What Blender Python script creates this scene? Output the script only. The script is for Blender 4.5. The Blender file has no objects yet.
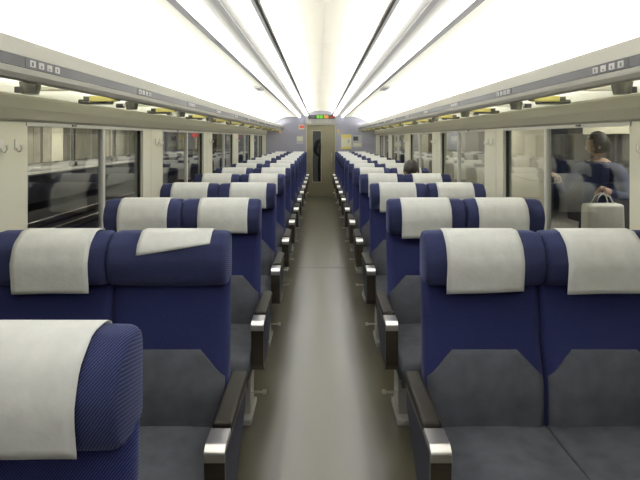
import bpy, bmesh, math, random
from mathutils import Vector, Matrix
random.seed(7)
S = bpy.context.scene
COL = S.collection
PI = math.pi

# ------------------------------------------------------------------ camera
EYE = 1.48
FPX = 500.0
cam_d = bpy.data.cameras.new('camera'); cam = bpy.data.objects.new('camera', cam_d); COL.objects.link(cam)
cam.location = (-0.022, 0.0, EYE); cam.rotation_euler = (PI/2, 0, 0)
cam_d.sensor_width = 36.0; cam_d.lens = FPX/640*36.0
cam_d.shift_y = -102/640.0
cam_d.clip_start = 0.02; cam_d.clip_end = 300
S.camera = cam
# ------------------------------------------------------------------ world and exposure
W = bpy.data.worlds.new('night_sky'); S.world = W; W.use_nodes = True
W.node_tree.nodes['Background'].inputs[0].default_value = (0.016, 0.018, 0.026, 1)
W.node_tree.nodes['Background'].inputs[1].default_value = 1.0
S.view_settings.view_transform = 'Standard'; S.view_settings.look = 'None'
S.view_settings.gamma = 1.0; S.view_settings.use_curve_mapping = False
S.view_settings.exposure = -0.42
TUBE = 6.0          # carriage tubes
COVE_FILL = 62.0           # unseen tubes added on the racks to whiten the cove
CENTRE_FILL = 105.0        # unseen tubes added beside the centre panel to whiten it
STATION = 1.0        # station lamps

# ------------------------------------------------------------------ materials
def new_mat(name):
    m = bpy.data.materials.new(name); m.use_nodes = True
    nt = m.node_tree
    return m, nt, nt.nodes['Principled BSDF']
def mat(name, col, rough=0.6, metal=0.0, spec=0.5, var=0.0, vscale=8.0, bump=0.0, bscale=200.0, coat=0.0):
    m, nt, b = new_mat(name)
    b.inputs['Base Color'].default_value = (*col, 1)
    b.inputs['Roughness'].default_value = rough; b.inputs['Metallic'].default_value = metal
    b.inputs['Specular IOR Level'].default_value = spec
    b.inputs['Coat Weight'].default_value = coat
    tc = nt.nodes.new('ShaderNodeTexCoord')
    if var > 0:
        n = nt.nodes.new('ShaderNodeTexNoise'); n.inputs['Scale'].default_value = vscale; n.inputs['Detail'].default_value = 4
        nt.links.new(tc.outputs['Object'], n.inputs['Vector'])
        r = nt.nodes.new('ShaderNodeValToRGB')
        r.color_ramp.elements[0].position = 0.3; r.color_ramp.elements[1].position = 0.7
        r.color_ramp.elements[0].color = (*[c*(1-var) for c in col], 1)
        r.color_ramp.elements[1].color = (*[min(1, c*(1+var)) for c in col], 1)
        nt.links.new(n.outputs['Fac'], r.inputs['Fac']); nt.links.new(r.outputs['Color'], b.inputs['Base Color'])
    if bump > 0:
        n2 = nt.nodes.new('ShaderNodeTexNoise'); n2.inputs['Scale'].default_value = bscale; n2.inputs['Detail'].default_value = 3
        nt.links.new(tc.outputs['Object'], n2.inputs['Vector'])
        bp = nt.nodes.new('ShaderNodeBump'); bp.inputs['Strength'].default_value = bump; bp.inputs['Distance'].default_value = 0.002
        nt.links.new(n2.outputs['Fac'], bp.inputs['Height']); nt.links.new(bp.outputs['Normal'], b.inputs['Normal'])
    return m
def emit(name, col, strength):
    m = bpy.data.materials.new(name); m.use_nodes = True; nt = m.node_tree
    nt.nodes.clear(); o = nt.nodes.new('ShaderNodeOutputMaterial'); e = nt.nodes.new('ShaderNodeEmission')
    e.inputs[0].default_value = (*col, 1); e.inputs[1].default_value = strength
    nt.links.new(e.outputs[0], o.inputs[0]); return m
def striped_fabric(name, c1, c2, scale):
    m, nt, b = new_mat(name)
    tc = nt.nodes.new('ShaderNodeTexCoord'); mp = nt.nodes.new('ShaderNodeMapping')
    mp.inputs['Rotation'].default_value = (0.25, 0.9, 0.35)
    nt.links.new(tc.outputs['Object'], mp.inputs['Vector'])
    w = nt.nodes.new('ShaderNodeTexWave'); w.wave_type = 'BANDS'; w.bands_direction = 'Z'
    w.inputs['Scale'].default_value = scale; w.inputs['Distortion'].default_value = 1.2; w.inputs['Detail Scale'].default_value = 3.0
    nt.links.new(mp.outputs[0], w.inputs['Vector'])
    r = nt.nodes.new('ShaderNodeValToRGB')
    r.color_ramp.elements[0].position = 0.35; r.color_ramp.elements[1].position = 0.75
    r.color_ramp.elements[0].color = (*c1, 1); r.color_ramp.elements[1].color = (*c2, 1)
    nt.links.new(w.outputs['Fac'], r.inputs[0]); nt.links.new(r.outputs[0], b.inputs['Base Color'])
    b.inputs['Roughness'].default_value = 0.95; b.inputs['Specular IOR Level'].default_value = 0.1
    b.inputs['Sheen Weight'].default_value = 0.12; b.inputs['Sheen Roughness'].default_value = 0.5
    b.inputs['Sheen Tint'].default_value = (0.5, 0.55, 0.9, 1)
    return m
def glass(name, r0=0.07, tint=(0.86, 0.88, 0.86)):
    m = bpy.data.materials.new(name); m.use_nodes = True; nt = m.node_tree; nt.nodes.clear()
    o = nt.nodes.new('ShaderNodeOutputMaterial'); mx = nt.nodes.new('ShaderNodeMixShader')
    t = nt.nodes.new('ShaderNodeBsdfTransparent'); t.inputs[0].default_value = (*tint, 1)
    g = nt.nodes.new('ShaderNodeBsdfGlossy'); g.inputs['Roughness'].default_value = 0.02
    lw = nt.nodes.new('ShaderNodeLayerWeight'); lw.inputs[0].default_value = 0.5
    p = nt.nodes.new('ShaderNodeMath'); p.operation = 'POWER'; p.inputs[1].default_value = 4.0
    ma = nt.nodes.new('ShaderNodeMath'); ma.operation = 'MULTIPLY_ADD'; ma.inputs[1].default_value = 1-r0; ma.inputs[2].default_value = r0
    nt.links.new(lw.outputs['Facing'], p.inputs[0]); nt.links.new(p.outputs[0], ma.inputs[0])
    nt.links.new(ma.outputs[0], mx.inputs[0]); nt.links.new(t.outputs[0], mx.inputs[1]); nt.links.new(g.outputs[0], mx.inputs[2])
    nt.links.new(mx.outputs[0], o.inputs[0]); return m
def frosted(name, col):
    m = bpy.data.materials.new(name); m.use_nodes = True; nt = m.node_tree; nt.nodes.clear()
    o = nt.nodes.new('ShaderNodeOutputMaterial'); mx = nt.nodes.new('ShaderNodeMixShader'); mx.inputs[0].default_value = 0.7
    d = nt.nodes.new('ShaderNodeBsdfDiffuse'); d.inputs[0].default_value = (*col, 1)
    t = nt.nodes.new('ShaderNodeBsdfTranslucent'); t.inputs[0].default_value = (*col, 1)
    nt.links.new(d.outputs[0], mx.inputs[1]); nt.links.new(t.outputs[0], mx.inputs[2]); nt.links.new(mx.outputs[0], o.inputs[0]); return m

M = {}
M['navy'] = striped_fabric('navy_striped_fabric', (0.007, 0.009, 0.042), (0.028, 0.033, 0.112), 70.0)
M['navy_head'] = striped_fabric('navy_headrest_fabric', (0.009, 0.011, 0.036), (0.036, 0.043, 0.108), 70.0)
M['grey_cloth'] = mat('charcoal_velour', (0.070, 0.074, 0.088), 0.95, spec=0.1, var=0.18, vscale=14, bump=0.3, bscale=400)
M['cover'] = mat('white_cotton', (0.70, 0.70, 0.665), 0.9, spec=0.1, var=0.05, vscale=25, bump=0.5, bscale=60)
M['pad'] = mat('black_vinyl_pad', (0.016, 0.014, 0.011), 0.5, spec=0.18, var=0.1)
M['chrome'] = mat('brushed_aluminium', (0.80, 0.77, 0.70), 0.28, metal=1.0)
M['bronze'] = mat('dark_armrest_metal', (0.10, 0.085, 0.065), 0.35, metal=0.9)
M['panel_navy'] = mat('navy_side_panel', (0.012, 0.015, 0.038), 0.55, var=0.2, vscale=60)
M['shell'] = mat('grey_plastic_shell', (0.25, 0.25, 0.25), 0.5)
M['frame_grey'] = mat('light_grey_seat_frame', (0.34, 0.33, 0.30), 0.45)
M['frame_dark'] = mat('dark_seat_frame', (0.06, 0.06, 0.06), 0.5)
M['wall'] = mat('cream_wall_panel', (0.66, 0.64, 0.52), 0.5, var=0.03, vscale=2)
M['valance'] = mat('grey_valance', (0.36, 0.345, 0.28), 0.5)
M['rack'] = mat('warm_grey_rack', (0.36, 0.348, 0.30), 0.5)
M['strip'] = mat('dark_strip', (0.032, 0.032, 0.035), 0.4, spec=0.25)
M['tile_white'] = mat('white_print', (0.42, 0.42, 0.39), 0.5)
M['bracket'] = mat('rack_bracket', (0.12, 0.115, 0.095), 0.5)
M['yellow'] = mat('yellow_plate', (0.58, 0.52, 0.17), 0.5)
M['pale'] = mat('pale_rib', (0.70, 0.69, 0.58), 0.5)
M['ceil'] = mat('cream_ceiling', (0.86, 0.84, 0.74), 0.6, var=0.015, vscale=1.5)
M['cove'] = mat('white_cove', (0.88, 0.88, 0.84), 0.6)
M['ceil_grey'] = mat('grey_ceiling_trim', (0.62, 0.61, 0.57), 0.5)
M['dark'] = mat('dark_groove', (0.06, 0.055, 0.05), 0.6)
M['vent_grey'] = mat('anodised_grey', (0.08, 0.075, 0.08), 0.4)
M['alu'] = mat('window_aluminium', (0.60, 0.59, 0.54), 0.4, metal=0.2)
M['seal'] = mat('black_rubber', (0.02, 0.02, 0.02), 0.6)
M['glass'] = glass('window_glass')
M['door_glass'] = glass('door_glass', 0.04, (0.85, 0.86, 0.80))
M['frost'] = frosted('frosted_rack_panel', (0.86, 0.86, 0.80))
M['tube'] = emit('fluorescent_tube', (0.96, 0.97, 1.0), TUBE)
M['centre_fill'] = emit('added_centre_fill', (1.0, 0.98, 0.92), CENTRE_FILL)
M['cove_tube'] = emit('added_cove_fill', (1.0, 0.99, 0.95), COVE_FILL)
M['end'] = mat('grey_violet_bulkhead', (0.30, 0.30, 0.36), 0.55, var=0.03, vscale=3)
M['door'] = mat('olive_door', (0.185, 0.168, 0.10), 0.45, var=0.04, vscale=4)
M['door_trim'] = mat('champagne_door_frame', (0.52, 0.49, 0.35), 0.35, metal=0.5)
M['hook'] = mat('white_hook', (0.78, 0.76, 0.70), 0.25)
M['paper'] = mat('poster_paper', (0.72, 0.70, 0.52), 0.7)
M['poster_yellow'] = mat('poster_yellow', (0.75, 0.62, 0.16), 0.7)
M['poster_grey'] = mat('poster_grey', (0.45, 0.45, 0.47), 0.6)
M['red'] = mat('red_sign', (0.62, 0.10, 0.06), 0.5)
M['led_g'] = emit('green_led', (0.25, 1.0, 0.05), 1.6)
M['led_o'] = emit('amber_led', (1.0, 0.50, 0.08), 1.6)
M['led_r'] = emit('red_led', (1.0, 0.12, 0.06), 0.6)
M['led_red_sign'] = emit('red_lit_sign', (1.0, 0.08, 0.08), 1.5)
M['orange_lamp'] = emit('orange_indicator', (1.0, 0.35, 0.1), 2.0)
M['header'] = mat('header_grey', (0.30, 0.30, 0.29), 0.4)
M['hair'] = mat('black_hair', (0.018, 0.014, 0.011), 0.55, var=0.3, vscale=60, bump=0.8, bscale=90)
M['skin'] = mat('skin', (0.50, 0.33, 0.24), 0.6)
M['coat_black'] = mat('black_coat', (0.015, 0.016, 0.020), 0.9, var=0.2)
M['coat_navy'] = mat('navy_jacket', (0.035, 0.045, 0.11), 0.9, var=0.2)
M['coat_brown'] = mat('brown_jumper', (0.10, 0.075, 0.055), 0.9, var=0.2)
M['trousers'] = mat('dark_trousers', (0.025, 0.025, 0.03), 0.9)
M['shoe'] = mat('black_shoe', (0.02, 0.018, 0.016), 0.4)
M['bag'] = mat('white_carrier_bag', (0.75, 0.74, 0.68), 0.5, var=0.06, vscale=20)
M['ballast'] = mat('ballast', (0.085, 0.075, 0.06), 0.95, var=0.6, vscale=14, bump=1.0, bscale=20)
M['steel'] = mat('rail_steel', (0.45, 0.40, 0.33), 0.35, metal=0.8)
M['concrete'] = mat('platform_concrete', (0.24, 0.23, 0.20), 0.9, var=0.15, vscale=1.2)
M['concrete_pale'] = mat('platform_edge_pale', (0.60, 0.58, 0.50), 0.8, var=0.08, vscale=3)
M['fence'] = mat('pale_fence_panel', (0.42, 0.39, 0.32), 0.8, var=0.15, vscale=1.0)
M['fence_dark'] = mat('dark_fence_panel', (0.16, 0.145, 0.12), 0.8, var=0.2, vscale=1.0)
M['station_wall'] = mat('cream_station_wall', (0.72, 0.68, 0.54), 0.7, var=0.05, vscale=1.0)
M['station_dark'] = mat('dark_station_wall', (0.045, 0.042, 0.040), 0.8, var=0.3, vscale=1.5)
M['post'] = mat('dark_post', (0.05, 0.05, 0.05), 0.6)
M['lamp_out'] = emit('station_lamp', (0.95, 0.95, 1.0), 6.0*STATION)

def FLOOR_MAT():
    m, nt, b = new_mat('olive_vinyl_floor')
    tc = nt.nodes.new('ShaderNodeTexCoord')
    n = nt.nodes.new('ShaderNodeTexNoise'); n.inputs['Scale'].default_value = 120; n.inputs['Detail'].default_value = 3
    n2 = nt.nodes.new('ShaderNodeTexNoise'); n2.inputs['Scale'].default_value = 3.0; n2.inputs['Detail'].default_value = 4
    for q in (n, n2): nt.links.new(tc.outputs['Object'], q.inputs['Vector'])
    r = nt.nodes.new('ShaderNodeValToRGB'); r.color_ramp.elements[0].position = 0.35; r.color_ramp.elements[1].position = 0.7
    r.color_ramp.elements[0].color = (0.054, 0.048, 0.027, 1); r.color_ramp.elements[1].color = (0.074, 0.066, 0.039, 1)
    nt.links.new(n.outputs['Fac'], r.inputs[0]); nt.links.new(r.outputs[0], b.inputs['Base Color'])
    mr = nt.nodes.new('ShaderNodeMapRange'); mr.inputs[1].default_value = 0.3; mr.inputs[2].default_value = 0.7
    mr.inputs[3].default_value = 0.278; mr.inputs[4].default_value = 0.285
    nt.links.new(n2.outputs['Fac'], mr.inputs[0]); nt.links.new(mr.outputs[0], b.inputs['Roughness'])
    b.inputs['Specular IOR Level'].default_value = 1.0; b.inputs['IOR'].default_value = 1.62
    return m
M['floor'] = FLOOR_MAT()

# ------------------------------------------------------------------ mesh helpers
def link_mesh(name, me, m, parent=None, loc=(0, 0, 0), smooth=False):
    if m is not None and len(me.materials) == 0: me.materials.append(M[m] if isinstance(m, str) else m)
    if smooth:
        for p in me.polygons: p.use_smooth = True
    o = bpy.data.objects.new(name, me); COL.objects.link(o); o.location = loc
    if parent is not None: o.parent = parent
    return o
def bm_mesh(name, bm):
    bmesh.ops.recalc_face_normals(bm, faces=bm.faces)
    me = bpy.data.meshes.new(name); bm.to_mesh(me); bm.free(); return me
def add_box(bm, x0, x1, y0, y1, z0, z1, bev=0.0, seg=2):
    mtx = Matrix.Translation(((x0+x1)/2, (y0+y1)/2, (z0+z1)/2)) @ Matrix.Diagonal((abs(x1-x0), abs(y1-y0), abs(z1-z0), 1))
    r = bmesh.ops.create_cube(bm, size=1.0, matrix=mtx)
    if bev > 0:
        es = set()
        for v in r['verts']: es.update(v.link_edges)
        bmesh.ops.bevel(bm, geom=list(es), offset=bev, segments=seg, profile=0.5, affect='EDGES')
def box(name, m, x0, x1, y0, y1, z0, z1, parent=None, bev=0.0, seg=2):
    bm = bmesh.new(); add_box(bm, x0, x1, y0, y1, z0, z1, bev, seg)
    return link_mesh(name, bm_mesh(name, bm), m, parent)
def boxes(name, m, lst, parent=None, bev=0.0):
    bm = bmesh.new()
    for b in lst: add_box(bm, *b, bev)
    return link_mesh(name, bm_mesh(name, bm), m, parent)
def rings_mesh(name, rings, cap=True):
    bm = bmesh.new(); vr = [[bm.verts.new(p) for p in r] for r in rings]; n = len(rings[0])
    for a, b in zip(vr, vr[1:]):
        for i in range(n):
            bm.faces.new((a[i], a[(i+1) % n], b[(i+1) % n], b[i]))
    if cap:
        bm.faces.new(vr[0]); bm.faces.new(vr[-1])
    return bm_mesh(name, bm)
def tube_bm(bm, pts, r, n=10):
    pts = [Vector(p) for p in pts]; rings = []
    for i, p in enumerate(pts):
        t = (pts[min(i+1, len(pts)-1)] - pts[max(i-1, 0)]).normalized()
        up = Vector((0, 0, 1)) if abs(t.z) < 0.9 else Vector((1, 0, 0))
        a = t.cross(up).normalized(); b = t.cross(a)
        rr = r[i] if isinstance(r, (list, tuple)) else r
        rings.append([bm.verts.new(p + a*rr*math.cos(2*PI*k/n) + b*rr*math.sin(2*PI*k/n)) for k in range(n)])
    for a, b in zip(rings, rings[1:]):
        for k in range(n): bm.faces.new((a[k], a[(k+1) % n], b[(k+1) % n], b[k]))
    bm.faces.new(rings[0]); bm.faces.new(rings[-1])
def tube(name, m, pts, r, parent=None, n=10):
    bm = bmesh.new(); tube_bm(bm, pts, r, n); return link_mesh(name, bm_mesh(name, bm), m, parent, smooth=False)
def extrude_y(name, m, prof, y0, y1, parent=None, closed=True):
    bm = bmesh.new()
    a = [bm.verts.new((x, y0, z)) for x, z in prof]; b = [bm.verts.new((x, y1, z)) for x, z in prof]; n = len(prof)
    for i in range(n if closed else n-1): bm.faces.new((a[i], a[(i+1) % n], b[(i+1) % n], b[i]))
    if closed: bm.faces.new(a); bm.faces.new(b)
    return link_mesh(name, bm_mesh(name, bm), m, parent)
def tag(o, label=None, cat=None, group=None, kind=None):
    if label: o['label'] = label
    if cat: o['category'] = cat
    if group: o['group'] = group
    if kind: o['kind'] = kind
    return o
def empty(name, loc=(0, 0, 0), rz=0):
    o = bpy.data.objects.new(name, None); COL.objects.link(o); o.location = loc; o.rotation_euler = (0, 0, rz)
    o.empty_display_size = 0.1; return o
def copy_tree(o, parent=None):
    c = o.copy(); COL.objects.link(c)
    if parent is not None: c.parent = parent
    for ch in [k for k in bpy.data.objects if k.parent == o]: copy_tree(ch, c)
    return c
def rounded_poly(pts, r, seg=4):
    out = []; n = len(pts)
    for i in range(n):
        p = Vector(pts[i]); a = Vector(pts[i-1]); b = Vector(pts[(i+1) % n])
        da = a-p; db = b-p; rr = min(r, da.length*0.45, db.length*0.45)
        A = p+da.normalized()*rr; B = p+db.normalized()*rr
        for k in range(seg+1):
            t = k/seg; out.append(tuple((1-t)**2*A + 2*t*(1-t)*p + t*t*B))
    return out
ORD = ['first', 'second', 'third', 'fourth', 'fifth', 'sixth', 'seventh', 'eighth', 'ninth', 'tenth', 'eleventh', 'twelfth', 'thirteenth']

# ------------------------------------------------------------------ layout constants
Y0, Y1 = -1.0, 12.75        # carriage saloon ends
XW = 1.40                   # inner face of side walls
PITCH = 0.968; ROW1 = 1.90
WPER = 2.03
ZS, ZT = 0.80, 1.555        # window sill, window top

# ------------------------------------------------------------------ floor
fl = box('floor', 'floor', -XW-0.06, XW+0.06, Y0, Y1, -0.05, 0.0); tag(fl, 'glossy olive grey vinyl floor of the train aisle', kind='structure')
for y in (5.7, 10.3):
    box('floor_joint', 'vent_grey', -0.29, 0.29, y-0.004, y+0.004, 0.0, 0.0012, fl)

# ------------------------------------------------------------------ side walls and windows
wn = 0
for s, side in ((-1, 'left'), (1, 'right')):
    def bx(a, b): return (min(s*a, s*b), max(s*a, s*b))
    xo, xi = bx(XW, XW+0.07)
    w = box('wall_'+side, 'wall', xo, xi, Y0, Y1, 0.0, ZS); tag(w, 'cream lower side wall of the carriage, '+side+' of the aisle', kind='structure')
    a, b = bx(XW-0.035, XW+0.07)
    # valance: rounded grey duct above the windows
    prof = [(s*(XW+0.07), ZT), (s*(XW-0.004), ZT), (s*(XW-0.018), ZT+0.012), (s*(XW-0.03), ZT+0.06), (s*(XW-0.03), ZT+0.112), (s*(XW-0.02), ZT+0.122), (s*(XW+0.07), ZT+0.122)]
    extrude_y('valance', 'valance', prof, Y0, Y1, w)
    # upper wall behind the rack
    a, b = bx(XW, XW+0.07); box('upper_wall', 'cove', a, b, Y0, Y1, ZT+0.122, 1.80, w)
    bb = box('baseboard_'+side, 'frame_dark', *bx(XW-0.03, XW), Y0, Y1, 0.0, 0.16); tag(bb, 'dark heater skirting along the '+side+' wall', kind='structure')
    WIN0, WLEN = (2.345, 1.555) if s < 0 else (2.285, 1.60)
    starts = [WIN0 + WPER*k for k in range(-1, 5)]
    edges = [Y0]
    for st in starts: edges += [st, st+WLEN]
    edges.append(Y1)
    # pillars, with a shallow joint down the middle of each one
    for i in range(0, len(edges), 2):
        p0, p1 = edges[i], edges[i+1]
        mid = (p0+p1)/2 - 0.06
        a, b = bx(XW, XW+0.07)
        for q0, q1 in ((p0, mid-0.002), (mid+0.002, p1)):
            box('pillar_panel', 'wall', a, b, q0, q1, ZS, ZT, w, bev=0.003, seg=1)
        box('pillar_joint', 'vent_grey', *bx(XW+0.004, XW+0.06), mid-0.002, mid+0.002, ZS, ZT, w)
    for k, st in enumerate(starts):
        wn += 1
        wo = empty('window_%d' % wn, (s*XW, st, ZS)); tag(wo, 'two-pane carriage window', kind='structure')
        wo.matrix_basis = Matrix.Translation((0, 0, 0)); wo.location = (0, 0, 0)
        e = st+WLEN; f = 0.018; m_ = (st+e)/2 + 0.11
        fa, fb = bx(XW+0.004, XW+0.05)
        box('window_frame', 'alu', *bx(XW-0.004, XW+0.05), st, e, ZT-f, ZT, wo)
        box('window_frame', 'alu', *bx(XW-0.012, XW+0.05), st, e, ZS, ZS+0.02, wo)
        box('window_frame', 'wall', fa, fb, st, st+f, ZS+0.02, ZT-f, wo)
        box('window_frame', 'seal', *bx(XW+0.022, XW+0.046), e-0.009, e, ZS+0.02, ZT-f, wo)
        box('window_mullion', 'alu', *bx(XW+0.016, XW+0.048), m_-0.018, m_+0.018, ZS+0.02, ZT-f, wo, bev=0.004, seg=1)
        for g0, g1 in ((st+f, m_-0.018), (m_+0.018, e-0.009)):
            box('pane', 'glass', *bx(XW+0.032, XW+0.040), g0, g1, ZS+0.02, ZT-f, wo)
        box('blind_catch', 'vent_grey', *bx(XW-0.012, XW-0.004), (st+m_)/2-0.02, (st+m_)/2+0.02, ZT-0.012, ZT-0.002, wo)
    # coat hooks on the pillars
    hk = None
    for k in range(5):
        pe = WIN0 + WPER*k       # near edge of window k ends the pillar
        for j, dy in ((0, 0.085), (1, 0.19)):
            y = pe - dy
            nm = 'coat_hook'
            bm = bmesh.new()
            add_box(bm, *bx(XW-0.006, XW), y-0.009, y+0.009, 1.425, 1.475, 0.002, 1)
            tube_bm(bm, [(s*(XW-0.006), y, 1.435), (s*(XW-0.016), y, 1.418), (s*(XW-0.027), y, 1.422), (s*(XW-0.031), y, 1.434), (s*(XW-0.030), y, 1.448)], [0.005, 0.005, 0.005, 0.005, 0.007], 8)
            h = link_mesh(nm, bm_mesh(nm, bm), 'hook')
            tag(h, 'white coat hook on the %s pillar on the %s wall, %s of its pair' % (['nearest', 'second nearest', 'third nearest', 'fourth nearest', 'fifth nearest'][k], side, ['farther', 'nearer'][j]), 'hook', 'coat hooks on the window pillars')

# ------------------------------------------------------------------ ceiling
ce = extrude_y('ceiling', 'cove', [(-1.47, 1.80), (-1.40, 1.80), (-1.40, 2.22), (1.40, 2.22), (1.40, 1.80), (1.47, 1.80), (1.47, 2.28), (-1.47, 2.28)], Y0, Y1)
tag(ce, 'white arched carriage ceiling', kind='structure')
def strip_panel(name, m, prof, y0, y1, parent, th=0.01):
    """open profile (x,z) made into a slab of thickness th (upwards)"""
    up = [(x, z+th) for x, z in reversed(prof)]
    return extrude_y(name, m, prof+up, y0, y1, parent)
cen = [(0.335*math.sin(t*PI/2), 2.112 + 0.065*math.cos(t*PI/2)) for t in [-1, -.66, -.33, 0, .33, .66, 1]]
PL = 1.936
ys = [Y0] + [Y0 + 0.75 + PL*k for k in range(7)]
ys = [y for y in ys if y < Y1-0.2] + [Y1]
for y0, y1 in zip(ys, ys[1:]):
    strip_panel('ceiling_panel', 'ceil', cen, y0+0.002, y1-0.002, ce)
    for s in (-1, 1):
        strip_panel('ceiling_panel', 'ceil', [(s*0.615, 2.012), (s*0.72, 2.020), (s*0.838, 2.020)], y0+0.0025, y1-0.0025, ce)
        strip_panel('cove_panel', 'cove', [(s*0.842, 2.019), (s*0.93, 2.004), (s*1.03, 1.97), (s*1.13, 1.925), (s*1.23, 1.865), (s*1.32, 1.785), (s*1.375, 1.71), (s*1.395, 1.69)], y0+0.002, y1-0.002, ce)
for s, side in ((-1, 'left'), (1, 'right')):
    def bx(a, b): return (min(s*a, s*b), max(s*a, s*b))
    box('ceiling_groove', 'dark', *bx(0.288, 0.302), Y0, Y1, 2.066, 2.09, ce)
    box('ceiling_trim', 'ceil_grey', *bx(0.302, 0.322), Y0, Y1, 2.066, 2.085, ce)
    strip_panel('ceiling_trim', 'ceil', [(s*0.408, 2.080), (s*0.455, 2.070)], Y0, Y1, ce)
    strip_panel('ceiling_trim', 'ceil_grey', [(s*0.455, 2.066), (s*0.478, 2.058)], Y0, Y1, ce)
    strip_panel('ceiling_trim', 'ceil', [(s*0.478, 2.060), (s*0.518, 2.046)], Y0, Y1, ce)
    box('ceiling_trim', 'vent_grey', *bx(0.578, 0.613), Y0, Y1, 2.010, 2.035, ce)
    # two lines of light on each side
    for nm, x0, x1, z in (('inner', 0.324, 0.406, 2.044), ('outer', 0.520, 0.576, 2.000)):
        L = empty('ceiling_light'); tag(L, '%s long fluorescent light line on the %s half of the ceiling' % (nm, side), 'ceiling light', 'fluorescent light lines')
        n = 8; dl = (Y1-Y0-0.04)/n
        prof = [(s*x0, z+0.014), (s*(x0+0.008), z+0.004), (s*(x0+0.018), z), (s*(x1-0.018), z), (s*(x1-0.008), z+0.004), (s*x1, z+0.014), (s*x1, z+0.044), (s*x0, z+0.044)]
        box('light_housing', 'ceil_grey', *bx(x0-0.001, x1+0.001), Y0+0.01, Y1-0.01, z+0.045, z+0.049, L)
        for k in range(n):
            extrude_y('light_diffuser', 'tube', prof, Y0+0.02+dl*k+0.001, Y0+0.02+dl*(k+1)-0.001, L)
    # unseen tubes added above the inner light line to brighten the centre panel
    C = empty('added_wash_light'); tag(C, 'added unseen light tube beside the centre ceiling panel, %s side' % side, 'ceiling light', 'added ceiling wash lights')
    box('fill_base', 'cove', *bx(0.304, 0.322), Y0+0.05, Y1-0.05, 2.085, 2.089, C)
    for q in range(8):
        d = (Y1-Y0-0.1)/8
        box('lamp_tube', 'centre_fill', *bx(0.306, 0.320), Y0+0.05+d*q+0.01, Y0+0.05+d*(q+1)-0.01, 2.089, 2.099, C)
    # small vent in the sloping panel
    v = empty('ceiling_vent', (s*0.675, 5.35, 2.013)); tag(v, 'small grey ceiling fitting on the %s sloping panel' % side, 'vent', 'ceiling fittings')
    box('vent_body', 'ceil_grey', -0.035, 0.035, -0.16, 0.16, -0.012, 0.004, v, bev=0.003)
    for q in range(3): box('vent_slat', 'vent_grey', -0.024+0.018*q-0.005, -0.024+0.018*q+0.005+0.004, -0.14, 0.14, -0.015, -0.012, v)

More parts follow.
